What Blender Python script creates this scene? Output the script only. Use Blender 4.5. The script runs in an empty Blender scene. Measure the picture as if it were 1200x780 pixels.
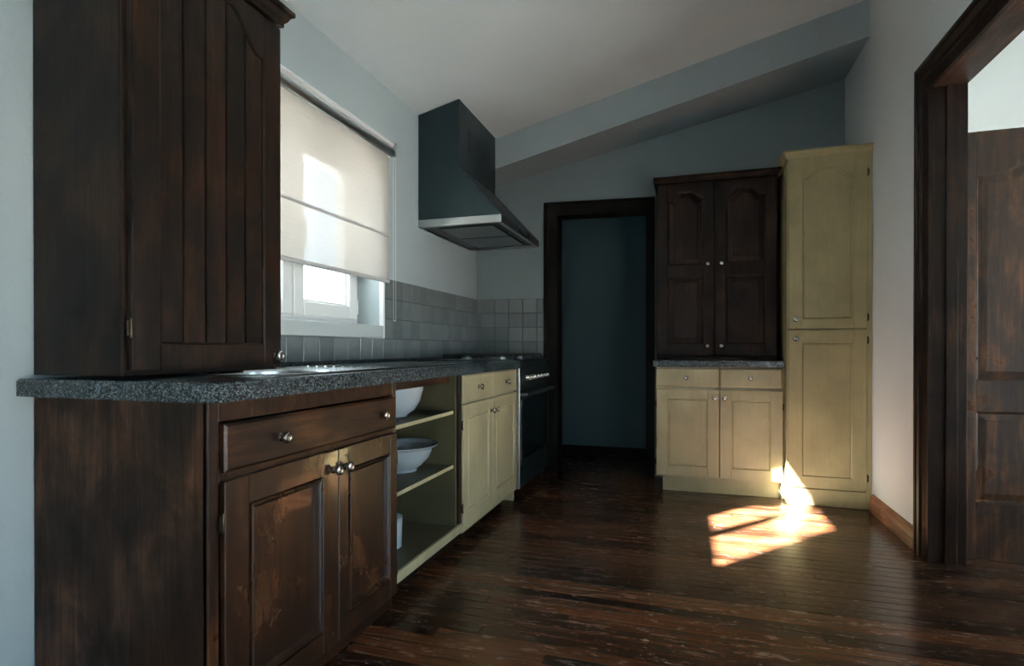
import bpy, bmesh, math, random
from mathutils import Vector, Matrix
random.seed(7)
S = bpy.context.scene
C = S.collection
PI = math.pi

# ------------------------------------------------------------------ camera, sky, sun, exposure
cam_d = bpy.data.cameras.new('camera'); cam = bpy.data.objects.new('camera', cam_d); C.objects.link(cam)
cam.location = (1.657, 0.0, 0.978)
cam.rotation_euler = (PI/2 - 0.0036, 0, 0.3044)
cam_d.sensor_width = 36; cam_d.lens = 658.9/1200*36; cam_d.shift_y = 20.8/1200
cam_d.clip_start = 0.02
S.camera = cam

W = bpy.data.worlds.new('sky'); S.world = W; W.use_nodes = True
bg = W.node_tree.nodes['Background']
bg.inputs[0].default_value = (0.66, 0.85, 1.0, 1); bg.inputs[1].default_value = 7.0

sun_d = bpy.data.lights.new('sun', 'SUN'); sun = bpy.data.objects.new('sun', sun_d); C.objects.link(sun)
sun_d.energy = 300; sun_d.angle = math.radians(0.8); sun_d.color = (1, 0.95, 0.88)
SUN = Vector((1, 1.2, -1.55)).normalized()
sun.rotation_euler = SUN.to_track_quat('-Z', 'Y').to_euler(); sun.location = (-3, -3, 6)

S.view_settings.view_transform = 'Standard'; S.view_settings.look = 'None'
S.view_settings.gamma = 1.0; S.view_settings.use_curve_mapping = False
S.view_settings.exposure = -0.1

# ------------------------------------------------------------------ materials
def mat(name, col=(0.5, 0.5, 0.5), rough=0.5, metal=0.0, spec=0.5, coat=0.0):
    m = bpy.data.materials.new(name); m.use_nodes = True
    b = m.node_tree.nodes['Principled BSDF']
    b.inputs['Base Color'].default_value = (*col, 1); b.inputs['Roughness'].default_value = rough
    b.inputs['Metallic'].default_value = metal; b.inputs['Specular IOR Level'].default_value = spec
    b.inputs['Coat Weight'].default_value = coat
    return m, m.node_tree, b
class N:
    def __init__(s, nt): s.nt = nt
    def new(s, t, **k):
        n = s.nt.nodes.new(t)
        for a, v in k.items(): setattr(n, a, v)
        return n
    def lk(s, a, b): s.nt.links.new(a, b)
    def noise(s, vec, scale, detail=4, rough=0.5, dist=0.0):
        n = s.new('ShaderNodeTexNoise'); n.inputs['Scale'].default_value = scale
        n.inputs['Detail'].default_value = detail; n.inputs['Roughness'].default_value = rough
        n.inputs['Distortion'].default_value = dist
        if vec is not None: s.lk(vec, n.inputs['Vector'])
        return n.outputs['Fac']
    def ramp(s, fac, stops):
        r = s.new('ShaderNodeValToRGB'); e = r.color_ramp.elements
        while len(e) < len(stops): e.new(0.5)
        for i, (p, c) in enumerate(stops):
            e[i].position = p; e[i].color = (*c, 1) if len(c) == 3 else c
        s.lk(fac, r.inputs[0]); return r.outputs[0]
    def mix(s, fac, a, b, mode='MIX'):
        m = s.new('ShaderNodeMix', data_type='RGBA', blend_type=mode)
        if isinstance(fac, (int, float)): m.inputs[0].default_value = fac
        else: s.lk(fac, m.inputs[0])
        for v, i in ((a, 6), (b, 7)):
            if isinstance(v, tuple): m.inputs[i].default_value = (*v, 1)
            else: s.lk(v, m.inputs[i])
        return m.outputs[2]
    def math(s, op, a, b=0.0):
        m = s.new('ShaderNodeMath', operation=op)
        for v, i in ((a, 0), (b, 1)):
            if isinstance(v, (int, float)): m.inputs[i].default_value = v
            else: s.lk(v, m.inputs[i])
        return m.outputs[0]
    def mapping(s, vec, scale=(1, 1, 1), loc=(0, 0, 0)):
        m = s.new('ShaderNodeMapping'); m.inputs['Scale'].default_value = scale; m.inputs['Location'].default_value = loc
        s.lk(vec, m.inputs['Vector']); return m.outputs[0]
    def bump(s, h, bsdf, strength=0.2, dist=0.002):
        b = s.new('ShaderNodeBump'); b.inputs['Strength'].default_value = strength; b.inputs['Distance'].default_value = dist
        s.lk(h, b.inputs['Height']); s.lk(b.outputs[0], bsdf.inputs['Normal'])
        return b

def wood(name, dark, mid, light, axis='Z', rough=0.36, blotch=0.6, coat=0.0, grain=1.0, spec=0.32):
    m, nt, b = mat(name, mid, rough, coat=coat, spec=spec); n = N(nt)
    tc = n.new('ShaderNodeTexCoord').outputs['Object']
    rnd = n.new('ShaderNodeObjectInfo').outputs['Random']
    cmb = n.new('ShaderNodeCombineXYZ'); n.lk(n.math('MULTIPLY', rnd, 37.0), cmb.inputs[0]); n.lk(n.math('MULTIPLY', rnd, 11.0), cmb.inputs[2])
    va = n.new('ShaderNodeVectorMath', operation='ADD'); n.lk(tc, va.inputs[0]); n.lk(cmb.outputs[0], va.inputs[1])
    sc = {'X': (1.6, 26, 26), 'Y': (26, 1.6, 26), 'Z': (26, 26, 1.6)}[axis]
    g = n.noise(n.mapping(va.outputs[0], sc), 2.2*grain, 6, 0.62, 0.6)
    f = n.noise(n.mapping(va.outputs[0], tuple(x*4 for x in sc)), 3, 3, 0.6)
    bl = n.noise(n.mapping(va.outputs[0], {'X': (1.2, 3, 3), 'Y': (3, 1.2, 3), 'Z': (3, 3, 2.0)}[axis]), 2.0, 6, 0.62, 0.5)
    base = n.ramp(g, [(0.28, dark), (0.5, mid), (0.74, light)])
    blr = n.ramp(bl, [(0.32, (0.25,)*3), (0.48, (0.75,)*3), (0.64, (2.3, 2.15, 1.95))])
    col = n.mix(blotch, base, n.mix(1.0, base, blr, 'MULTIPLY'))
    pores = n.ramp(f, [(0.35, (0.6,)*3), (0.5, (1, 1, 1))])
    col = n.mix(0.6, col, n.mix(1.0, col, pores, 'MULTIPLY'))
    n.lk(col, b.inputs['Base Color'])
    rr = n.ramp(bl, [(0.3, (rough+.12,)*3), (0.7, (rough-.06,)*3)]); n.lk(rr, b.inputs['Roughness'])
    n.bump(n.math('ADD', g, n.math('MULTIPLY', f, 0.5)), b, 0.08, 0.0015)
    return m

M = {}
DK = ((0.0082, 0.0041, 0.0024), (0.0258, 0.0112, 0.0058), (0.0558, 0.0231, 0.0102))
SD = ((0.0135, 0.0067, 0.0041), (0.0345, 0.0176, 0.0105), (0.0638, 0.0315, 0.0173))
M['side_wood'] = wood('dark_stained_wood_side', *SD, axis='Z', rough=0.42, blotch=0.9, spec=0.15)
M['dark_wood'] = wood('dark_stained_wood', *DK, axis='Z', rough=0.33, blotch=0.8, spec=0.25)
M['door_gloss'] = wood('dark_stained_wood_glossy', *DK, axis='Z', rough=0.28, blotch=0.8, coat=0.3, spec=0.45)
M['dark_wood_h'] = wood('dark_stained_wood_across', *DK, axis='X', rough=0.36, blotch=0.8)
UP = ((0.0043, 0.0027, 0.0018), (0.0108, 0.0059, 0.0037), (0.0230, 0.0119, 0.0065))
M['upper_wood'] = wood('upper_cabinet_wood', *UP, axis='Z', rough=0.36, blotch=0.9, spec=0.2)
M['upper_wood_h'] = wood('upper_cabinet_wood_across', *UP, axis='X', rough=0.34, blotch=0.8)
BK = ((0.0030, 0.0018, 0.0013), (0.0100, 0.0045, 0.0027), (0.0225, 0.0100, 0.0050))
M['hutch_wood'] = wood('hutch_wood', *BK, axis='Z', rough=0.5, blotch=0.8, spec=0.18)
M['case_wood'] = wood('door_casing_wood', (0.007, 0.0045, 0.003), (0.017, 0.008, 0.005), (0.052, 0.024, 0.012), axis='Z', rough=0.42, spec=0.2)
M['case_wood_y'] = wood('door_head_wood', (0.010, 0.006, 0.004), (0.032, 0.016, 0.009), (0.085, 0.04, 0.02), axis='Y', rough=0.42)
M['black_wood'] = wood('black_casing_wood', (0.002, 0.002, 0.002), (0.0045, 0.0035, 0.003), (0.008, 0.006, 0.005), axis='Z', rough=0.55, spec=0.12)
M['door_wood'] = wood('carved_door_wood', (0.014, 0.007, 0.004), (0.050, 0.022, 0.010), (0.11, 0.050, 0.022), axis='Z', rough=0.30, blotch=0.85, spec=0.5)
M['skirting_wood'] = wood('skirting_wood', (0.13, 0.05, 0.025), (0.26, 0.11, 0.055), (0.38, 0.18, 0.095), axis='Y', rough=0.45, blotch=0.4)

def cream(name, col, rough=0.42):
    m, nt, b = mat(name, col, rough); n = N(nt)
    tc = n.new('ShaderNodeTexCoord').outputs['Object']
    a = n.noise(n.mapping(tc, (30, 30, 2)), 2, 4)
    l = n.noise(tc, 3.0, 5, 0.6)
    d = tuple(c*0.72 for c in col); e = tuple(min(1, c*1.08) for c in col)
    base = n.ramp(l, [(0.3, d), (0.6, col), (0.8, e)])
    c2 = n.mix(0.2, base, n.mix(1.0, base, n.ramp(a, [(0.35, (0.72, 0.68, 0.6)), (0.6, (1, 1, 1))]), 'MULTIPLY'))
    n.lk(c2, b.inputs['Base Color']); n.bump(a, b, 0.12, 0.001)
    return m
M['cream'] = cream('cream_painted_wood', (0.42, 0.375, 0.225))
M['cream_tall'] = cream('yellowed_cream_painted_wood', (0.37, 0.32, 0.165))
M['cream_shaded'] = cream('shaded_cream_laminate', (0.085, 0.080, 0.042), 0.5)  # same cream darkened to olive, the shelf interior's shade put into the colour

def plaster(name, col, rough=0.85, bump=0.25):
    m, nt, b = mat(name, col, rough, spec=0.25); n = N(nt)
    p = n.new('ShaderNodeNewGeometry').outputs['Position']
    a = n.noise(p, 55, 5, 0.6); l = n.noise(p, 1.6, 5, 0.6)
    base = n.ramp(l, [(0.3, tuple(c*0.93 for c in col)), (0.7, col)])
    n.lk(base, b.inputs['Base Color']); n.bump(n.math('ADD', a, n.math('MULTIPLY', n.noise(p, 9, 3), 0.7)), b, bump, 0.004)
    return m
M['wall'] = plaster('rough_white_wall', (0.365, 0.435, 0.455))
M['wall_b'] = plaster('shaded_white_back_wall', (0.21, 0.26, 0.272))  # white wall paint darkened, so the back wall's shade sits in its colour
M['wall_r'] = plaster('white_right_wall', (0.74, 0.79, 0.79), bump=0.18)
M['ceiling'] = plaster('white_ceiling', (0.80, 0.88, 0.90), bump=0.08)
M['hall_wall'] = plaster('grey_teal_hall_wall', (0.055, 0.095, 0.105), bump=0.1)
M['terrace'] = plaster('added_bounce_terrace', (0.30, 0.30, 0.29), bump=0.1)
M['hem'] = mat('grey_hem_bar', (0.42, 0.43, 0.43), 0.5)[0]
M['upvc'] = mat('white_window_plastic', (0.78, 0.80, 0.80), 0.35)[0]
M['sill'] = mat('grey_white_sill', (0.52, 0.58, 0.58), 0.4)[0]
M['steel'] = mat('brushed_steel', (0.42, 0.46, 0.47), 0.30, 1.0)[0]
M['steel_sink'] = mat('sink_steel', (0.60, 0.64, 0.66), 0.24, 1.0)[0]
m, nt, b = mat('hood_steel', (0.036, 0.055, 0.06), 0.34, 0.8); n = N(nt)
tc = n.new('ShaderNodeTexCoord').outputs['Object']
n.lk(n.ramp(n.noise(tc, 3, 4), [(0.3, (0.42,)*3), (0.7, (0.30,)*3)]), b.inputs['Roughness']); M['hood'] = m
M['hood_lip'] = mat('hood_lip_steel', (0.55, 0.58, 0.57), 0.3, 1.0)[0]
M['black'] = mat('black_plastic', (0.006, 0.007, 0.008), 0.4)[0]
M['black_iron'] = mat('black_cast_iron', (0.010, 0.011, 0.012), 0.55)[0]
M['oven_glass'] = mat('black_oven_glass', (0.004, 0.006, 0.007), 0.12)[0]
M['stove'] = mat('dark_grey_stove_enamel', (0.016, 0.026, 0.028), 0.38, 0.3)[0]
M['chrome'] = mat('aged_chrome', (0.55, 0.53, 0.50), 0.2, 1.0)[0]
M['hinge'] = mat('dark_bronze_hinge', (0.05, 0.038, 0.028), 0.4, 0.9)[0]
M['porcelain'] = mat('white_porcelain', (0.34, 0.40, 0.43), 0.12, coat=0.5)[0]
M['grout'] = mat('dark_grout', (0.045, 0.055, 0.055), 0.9)[0]
M['dark_void'] = mat('dark_backing', (0.01, 0.01, 0.01), 0.8)[0]
M['sub'] = mat('dark_subfloor', (0.008, 0.005, 0.004), 0.9)[0]
M['chain'] = mat('white_bead_chain', (0.6, 0.64, 0.64), 0.4)[0]

m, nt, b = mat('glazed_grey_tile', (0.42, 0.46, 0.45), 0.22); n = N(nt)
p = n.new('ShaderNodeNewGeometry').outputs['Position']; r = n.new('ShaderNodeObjectInfo').outputs['Random']
base = n.ramp(n.math('ADD', n.math('MULTIPLY', r, 0.5), n.math('MULTIPLY', n.noise(p, 22, 4), 0.5)),
              [(0.2, (0.122, 0.147, 0.147)), (0.6, (0.155, 0.182, 0.184)), (0.85, (0.18, 0.206, 0.204))])
n.lk(base, b.inputs['Base Color']); n.bump(n.noise(p, 28, 3), b, 0.25, 0.003); M['tile'] = m

# speckled granite laminate
m, nt, b = mat('speckled_dark_granite', (0.03, 0.035, 0.04), 0.20); n = N(nt)
tc = n.new('ShaderNodeTexCoord').outputs['Object']
v = n.new('ShaderNodeTexVoronoi'); v.inputs['Scale'].default_value = 300; n.lk(tc, v.inputs['Vector'])
sep = n.new('ShaderNodeSeparateColor'); n.lk(v.outputs['Color'], sep.inputs[0])
cl = n.noise(tc, 60, 3, 0.6)
base = n.ramp(n.math('MULTIPLY', sep.outputs[0], n.math('ADD', cl, 0.35)),
              [(0.25, (0.010, 0.014, 0.017)), (0.52, (0.035, 0.047, 0.053)), (0.68, (0.068, 0.09, 0.10)), (0.88, (0.125, 0.155, 0.165))])
n.lk(base, b.inputs['Base Color']); M['granite'] = m

# floor boards
m, nt, b = mat('worn_dark_floorboard', (0.1, 0.05, 0.03), 0.25); n = N(nt)
p = n.new('ShaderNodeNewGeometry').outputs['Position']; r = n.new('ShaderNodeObjectInfo').outputs['Random']
cmb = n.new('ShaderNodeCombineXYZ'); n.lk(n.math('MULTIPLY', r, 9.0), cmb.inputs[0])
va = n.new('ShaderNodeVectorMath', operation='ADD'); n.lk(p, va.inputs[0]); n.lk(cmb.outputs[0], va.inputs[1])
g = n.noise(n.mapping(va.outputs[0], (0.9, 34, 5)), 2.4, 5, 0.6, 0.35)
bl = n.noise(n.mapping(p, (1.0, 1.9, 1)), 2.0, 6, 0.68, 0.7)
base = n.ramp(g, [(0.25, (0.036, 0.014, 0.0065)), (0.5, (0.072, 0.029, 0.013)), (0.75, (0.115, 0.05, 0.0235))])
tone = n.ramp(n.math('ADD', n.math('MULTIPLY', r, 0.5), n.math('MULTIPLY', bl, 0.5)),
              [(0.28, (0.30, 0.30, 0.32)), (0.5, (0.85, 0.85, 0.85)), (0.72, (1.45, 1.35, 1.25))])
col = n.mix(1.0, base, tone, 'MULTIPLY')
# scuffs and paint spots
sp = n.noise(n.mapping(p, (1, 2.0, 1)), 26, 2, 0.5)
spm = n.noise(p, 2.2, 2)
mask = n.math('MULTIPLY', n.ramp(sp, [(0.70, (0, 0, 0)), (0.72, (1, 1, 1))]), n.ramp(spm, [(0.48, (0, 0, 0)), (0.6, (1, 1, 1))]))
col = n.mix(n.math('MULTIPLY', mask, 0.7), col, (0.42, 0.39, 0.36))
dust = n.math('MULTIPLY', n.ramp(n.noise(n.mapping(p, (1.5, 6, 1)), 4.5, 7, 0.75, 0.4), [(0.56, (0, 0, 0)), (0.74, (1, 1, 1))]), 0.35)
col = n.mix(dust, col, (0.27, 0.23, 0.21))
n.lk(col, b.inputs['Base Color'])
rr = n.ramp(n.noise(n.mapping(p, (2, 8, 1)), 5, 6, 0.7), [(0.3, (0.15,)*3), (0.7, (0.31,)*3)])
n.lk(n.math('ADD', rr, n.math('MULTIPLY', dust, 0.5)), b.inputs['Roughness'])
n.bump(g, b, 0.07, 0.002)
M['floor'] = m

# blind fabric
m = bpy.data.materials.new('translucent_blind_fabric'); m.use_nodes = True; nt = m.node_tree; n = N(nt)
out = nt.nodes['Material Output']; nt.nodes.remove(nt.nodes['Principled BSDF'])
tc = n.new('ShaderNodeTexCoord').outputs['Object']
w1 = n.noise(n.mapping(tc, (40, 8, 420)), 1, 2)
colr = n.ramp(w1, [(0.3, (0.30, 0.285, 0.26)), (0.7, (0.34, 0.325, 0.30))])
tl = n.new('ShaderNodeBsdfTranslucent'); n.lk(colr, tl.inputs[0])
df = n.new('ShaderNodeBsdfDiffuse'); n.lk(colr, df.inputs[0])
tr = n.new('ShaderNodeBsdfTransparent')
m1 = n.new('ShaderNodeMixShader'); m1.inputs[0].default_value = 0.25; n.lk(tl.outputs[0], m1.inputs[1]); n.lk(df.outputs[0], m1.inputs[2])
m2 = n.new('ShaderNodeMixShader'); m2.inputs[0].default_value = 0.27; n.lk(m1.outputs[0], m2.inputs[1]); n.lk(tr.outputs[0], m2.inputs[2])
n.lk(m2.outputs[0], out.inputs[0]); M['blind'] = m
# pane
m = bpy.data.materials.new('window_glass'); m.use_nodes = True; nt = m.node_tree; n = N(nt)
out = nt.nodes['Material Output']; nt.nodes.remove(nt.nodes['Principled BSDF'])
tr = n.new('ShaderNodeBsdfTransparent'); gl = n.new('ShaderNodeBsdfGlossy'); gl.inputs['Roughness'].default_value = 0.02
fr = n.new('ShaderNodeFresnel'); fr.inputs[0].default_value = 1.45
gb = n.new('ShaderNodeNewGeometry').outputs['Backfacing']
mx = n.new('ShaderNodeMixShader'); n.lk(n.math('MULTIPLY', fr.outputs[0], n.math('SUBTRACT', 1.0, gb)), mx.inputs[0]); n.lk(tr.outputs[0], mx.inputs[1]); n.lk(gl.outputs[0], mx.inputs[2])
n.lk(mx.outputs[0], out.inputs[0]); M['glass'] = m

# ------------------------------------------------------------------ mesh helpers
class MB:
    def __init__(s): s.bm = bmesh.new()
    def face(s, vs):
        try: return s.bm.faces.new(vs)
        except ValueError: return None
    def box(s, x0, x1, y0, y1, z0, z1, bev=0.0, seg=1):
        x0, x1 = min(x0, x1), max(x0, x1); y0, y1 = min(y0, y1), max(y0, y1); z0, z1 = min(z0, z1), max(z0, z1)
        v = [s.bm.verts.new(c) for c in ((x0,y0,z0),(x1,y0,z0),(x1,y1,z0),(x0,y1,z0),(x0,y0,z1),(x1,y0,z1),(x1,y1,z1),(x0,y1,z1))]
        fs = [s.bm.faces.new([v[i] for i in q]) for q in ((3,2,1,0),(4,5,6,7),(0,1,5,4),(1,2,6,5),(2,3,7,6),(3,0,4,7))]
        if bev > 0:
            es = set(e for f in fs for e in f.edges)
            bmesh.ops.bevel(s.bm, geom=list(es), offset=bev, segments=seg, profile=0.5, affect='EDGES')
        return s
    def prism(s, pts, a, b, axis='Y'):
        """polygon pts in the plane across axis, extruded from a to b"""
        def P(p, t):
            return {'Y': (p[0], t, p[1]), 'X': (t, p[0], p[1]), 'Z': (p[0], p[1], t)}[axis]
        A = [s.bm.verts.new(P(p, a)) for p in pts]; B = [s.bm.verts.new(P(p, b)) for p in pts]
        s.face(A); s.face(B[::-1]); k = len(pts)
        for i in range(k): s.face([A[i], B[i], B[(i+1) % k], A[(i+1) % k]])
        return s
    def hexa(s, c):
        v = [s.bm.verts.new(p) for p in c]
        for q in ((3,2,1,0),(4,5,6,7),(0,1,5,4),(1,2,6,5),(2,3,7,6),(3,0,4,7)): s.face([v[i] for i in q])
        return s
    def rings(s, rs, close_first=False, close_last=True):
        R = [[s.bm.verts.new(p) for p in r] for r in rs]; k = len(R[0])
        for a, b in zip(R, R[1:]):
            for i in range(k): s.face([a[i], a[(i+1) % k], b[(i+1) % k], b[i]])
        if close_first: s.face(R[0][::-1])
        if close_last: s.face(R[-1])
        return s
    def lathe(s, prof, origin=(0, 0, 0), axis='Z', seg=24, cap=True):
        o = Vector(origin)
        def P(r, h, a):
            c, q = r*math.cos(a), r*math.sin(a)
            return o + {'Z': Vector((c, q, h)), 'Y': Vector((c, -h, q)), 'X': Vector((h, c, q))}[axis]
        rs = [[P(max(r, 1e-5), h, 2*PI*i/seg) for i in range(seg)] for r, h in prof]
        s.rings(rs, cap, cap); return s
    def tube(s, pts, r, seg=8):
        pts = [Vector(p) for p in pts]; rs = []
        for i, p in enumerate(pts):
            t = (pts[min(i+1, len(pts)-1)] - pts[max(i-1, 0)]).normalized()
            u = t.cross(Vector((0, 0, 1)))
            if u.length < 1e-3: u = t.cross(Vector((0, 1, 0)))
            u.normalize(); w = t.cross(u)
            rs.append([p + u*r*math.cos(2*PI*k/seg) + w*r*math.sin(2*PI*k/seg) for k in range(seg)])
        s.rings(rs, True, True); return s
    def build(s, name, material, parent=None, smooth=False, loc=None):
        bmesh.ops.recalc_face_normals(s.bm, faces=s.bm.faces)
        me = bpy.data.meshes.new(name); s.bm.to_mesh(me); s.bm.free()
        if smooth:
            for p in me.polygons: p.use_smooth = True
            try: me.set_sharp_from_angle(angle=math.radians(38))
            except Exception: pass
        me.materials.append(material)
        o = bpy.data.objects.new(name, me); C.objects.link(o)
        if parent is not None: o.parent = parent
        if loc: o.location = loc
        return o

def thing(name, label, cat, loc=(0, 0, 0), rotz=0, group=None):
    o = bpy.data.objects.new(name, None); C.objects.link(o); o.location = loc; o.rotation_euler = (0, 0, rotz)
    o.empty_display_size = 0.1
    o['label'] = label; o['category'] = cat
    if group: o['group'] = group
    return o
def tag(o, label, cat, group=None):
    o['label'] = label; o['category'] = cat
    if group: o['group'] = group
    return o
def struct(o, label=None, cat=None):
    o['kind'] = 'structure'
    if label: o['label'] = label
    if cat: o['category'] = cat
    return o
def copy_part(o, parent, loc=None):
    c = o.copy(); C.objects.link(c); c.parent = parent
    if loc is not None: c.location = loc
    return c

# ------------------------------------------------------------------ dimensions
R = 2.72                       # right wall
BY, BA = 4.306, 0.0903         # back wall y = BY + BA*x
HC, SL = 2.476, 0.242          # ceiling z = HC + SL*x
cz = lambda x: HC + SL*x
by = lambda x: BY + BA*x
BEAM_Y, BEAM_H = 3.97, 0.23

# ------------------------------------------------------------------ structure
def slab_x(name, x0, x1, ys, zs, holes, m):
    """wall across x, cut into a grid with holes [(y0,y1,z0,z1)]"""
    mb = MB()
    Y = sorted(set([ys[0], ys[1]] + [h[0] for h in holes] + [h[1] for h in holes]))
    for a, b_ in zip(Y, Y[1:]):
        hs = [h for h in holes if h[0] <= a and h[1] >= b_]
        segs = [(zs[0], zs[1])]
        for h in hs:
            segs = [q for z0, z1 in segs for q in ((z0, min(z1, h[2])), (max(z0, h[3]), z1)) if q[1] - q[0] > 1e-4]
        for z0, z1 in segs: mb.box(x0, x1, a, b_, z0, z1)
    return struct(mb.build(name, m))
WIN = (1.70, 2.82, 1.035, 2.07)
WL = (-1.0, -0.1, 0.6, 1.5)     # unseen left-wall window, added beside the camera to light the right wall
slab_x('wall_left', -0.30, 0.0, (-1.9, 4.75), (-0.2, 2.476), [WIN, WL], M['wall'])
WN = (-1.0, 1.3, 0.06, 1.40)      # unseen right-wall window, added to light the near left wall and ceiling
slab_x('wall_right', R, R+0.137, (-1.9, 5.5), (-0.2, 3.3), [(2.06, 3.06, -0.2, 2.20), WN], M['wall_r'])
struct(MB().box(-0.3, R+0.137, -1.9, -1.72, -0.2, 3.3).build('wall_rear', M['wall_r']))
# back wall, slightly out of square, with a doorway
DX0, DX1, DZ = 0.655, 1.357, 2.045
mb = MB()
def bseg(x0, x1, z0, z1):
    c = []
    for z in (z0, z1):
        c += [(x0, by(x0), z), (x1, by(x1), z), (x1, by(x1)+0.14, z), (x0, by(x0)+0.14, z)]
    mb.hexa(c)
bseg(-0.02, DX0, -0.2, 3.3); bseg(DX1, R+0.02, -0.2, 3.3); bseg(DX0, DX1, DZ, 3.3)
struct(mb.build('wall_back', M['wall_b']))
# ceiling with an opening under the added dormer, to let the sun in
mb = MB()
def cseg(x0, x1, y0, y1):
    c = []
    for dz in (0, 0.12):
        c += [(x0, y0, cz(x0)+dz), (x1, y0, cz(x1)+dz), (x1, y1, cz(x1)+dz), (x0, y1, cz(x0)+dz)]
    mb.hexa(c)
HX, HY0, HY1 = 1.0, 0.40, 2.09
cseg(-0.3, R+0.02, -1.9, HY0); cseg(-0.3, R+0.02, HY1, 4.75); cseg(HX, R+0.02, HY0, HY1); cseg(-0.3, 0.0, HY0, HY1); cseg(0.0, 0.52, 1.80, HY1)
struct(mb.build('ceiling', M['ceiling']))
# beam along the back wall
mb = MB(); c = []
for dz in (-BEAM_H, 0.02):
    c += [(-0.02, BEAM_Y, cz(0)+dz), (R+0.01, BEAM_Y, cz(R)+dz), (R+0.01, by(R)+0.05, cz(R)+dz), (-0.02, by(0)+0.05, cz(0)+dz)]
mb.hexa(c); struct(mb.build('trim_1', M['wall']), 'sloping plastered beam under the ceiling along the back wall', 'beam')
# unseen dormer shaft with a two-pane window, invented to admit the sun patch
mb = MB()
DZ0, DZ1 = 2.77, 3.83
mb.box(-0.08, 0.0, HY0-0.08, HY1+0.08, 2.478, DZ0); mb.box(-0.08, 0.0, HY0-0.08, HY1+0.08, DZ1, 4.0)
mb.box(-0.08, 0.0, HY0-0.08, 0.46, DZ0, DZ1); mb.box(-0.08, 0.0, 1.35, HY1+0.08, DZ0, DZ1)
for ya, yb_ in ((HY0-0.08, HY0), (HY1, HY1+0.08)):
    mb.hexa([(-0.08, ya, cz(-.08)+.03), (HX+0.08, ya, cz(HX+.08)+.03), (HX+0.08, yb_, cz(HX+.08)+.03), (-0.08, yb_, cz(-.08)+.03),
             (-0.08, ya, 4.0), (HX+0.08, ya, 4.0), (HX+0.08, yb_, 4.0), (-0.08, yb_, 4.0)])
mb.box(HX, HX+0.08, HY0, HY1, cz(HX)+0.03, 4.0); mb.box(-0.08, HX+0.08, HY0-0.08, HY1+0.08, 3.92, 4.0)
struct(mb.build('wall_added_dormer', M['wall_r']))
w = MB()
w.box(-0.06, -0.02, 0.46, 0.485, DZ0, DZ1); w.box(-0.06, -0.02, 1.32, 1.35, DZ0, DZ1)
w.box(-0.06, -0.02, 0.485, 1.32, DZ0, DZ0+0.03); w.box(-0.06, -0.02, 0.485, 1.32, DZ1-0.03, DZ1)
w.box(-0.06, -0.02, 0.925, 0.99, DZ0+0.03, DZ1-0.03)
w2 = struct(w.build('added_window_2', M['upvc']))
for a, b_ in ((0.485, 0.925), (0.99, 1.32)):
    MB().box(-0.043, -0.037, a, b_, DZ0+0.03, DZ1-0.03).build('pane', M['glass'], w2)
# roof eave outside over the kitchen window
mb = MB(); c = []
for dz in (0, 0.12): c += [(-1.05, -1.9, 2.36+dz), (-0.3, -1.9, 2.45+dz), (-0.3, 4.75, 2.45+dz), (-1.05, 4.75, 2.36+dz)]
mb.hexa(c); struct(mb.build('trim_2', M['upvc']), 'roof eave outside over the kitchen window', 'eave')
# frames of the two unseen windows added beside the camera
for nm, xx, (a0, a1, z0, z1) in (('added_window_3', -0.16, WL), ('added_window_4', R+0.07, WN)):
    w = MB(); ym = (a0+a1)/2
    for p0, p1 in ((a0, a0+.06), (a1-.06, a1), (ym-.03, ym+.03)): w.box(xx-.03, xx+.03, p0, p1, z0, z1)
    w.box(xx-.03, xx+.03, a0+.06, a1-.06, z0, z0+.06); w.box(xx-.03, xx+.03, a0+.06, a1-.06, z1-.06, z1)
    wf = struct(w.build(nm, M['upvc']))
    for p0, p1 in ((a0+.06, ym-.03), (ym+.03, a1-.06)): MB().box(xx-.003, xx+.003, p0, p1, z0+.06, z1-.06).build('pane', M['glass'], wf)

# unseen pale terrace, added to bounce sunlight up to the ceiling
struct(MB().box(-30, 33, -30, 34, -0.45, -0.25).build('ground', M['terrace']), 'unseen pale terrace added outside to bounce sunlight indoors', 'ground')

# hall beyond the back doorway
mb = MB()
HYW = 5.22
mb.box(-0.4, 2.6, HYW, HYW+0.1, -0.2, 2.6); mb.box(-0.5, -0.4, 4.45, HYW+0.1, -0.2, 2.6); mb.box(2.6, 2.7, 4.7, HYW+0.1, -0.2, 2.6)
mb.box(-0.5, 2.7, 4.72, HYW+0.1, 2.5, 2.6)
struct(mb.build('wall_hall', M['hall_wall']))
struct(MB().box(-0.4, 2.6, HYW-0.018, HYW, 0, 0.075, 0.003).build('baseboard_hall', M['black_wood']))
# next room on the right
mb = MB()
mb.box(R+0.137, 5.7, 4.35, 4.45, -0.2, 3.3); mb.box(R+0.137, 5.7, 1.25, 1.35, -0.2, 3.3)
mb.box(R+0.137, 5.7, 1.25, 4.45, 3.0, 3.1)
WR = (1.5, 4.1, 0.06, 1.75)
mb.box(5.6, 5.7, 1.25, WR[0], -0.2, 3.3); mb.box(5.6, 5.7, WR[1], 4.45, -0.2, 3.3)
mb.box(5.6, 5.7, WR[0], WR[1], -0.2, WR[2]); mb.box(5.6, 5.7, WR[0], WR[1], WR[3], 3.3)
struct(mb.build('wall_next_room', M['wall_r']))
w = MB()
for a, b_ in ((WR[0], WR[0]+.06), (WR[1]-.06, WR[1]), (2.67, 2.73)): w.box(5.63, 5.68, a, b_, WR[2], WR[3])
w.box(5.63, 5.68, WR[0]+.06, WR[1]-.06, WR[2], WR[2]+.06); w.box(5.63, 5.68, WR[0]+.06, WR[1]-.06, WR[3]-.06, WR[3])
w4 = struct(w.build('window_5', M['upvc']))
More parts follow.
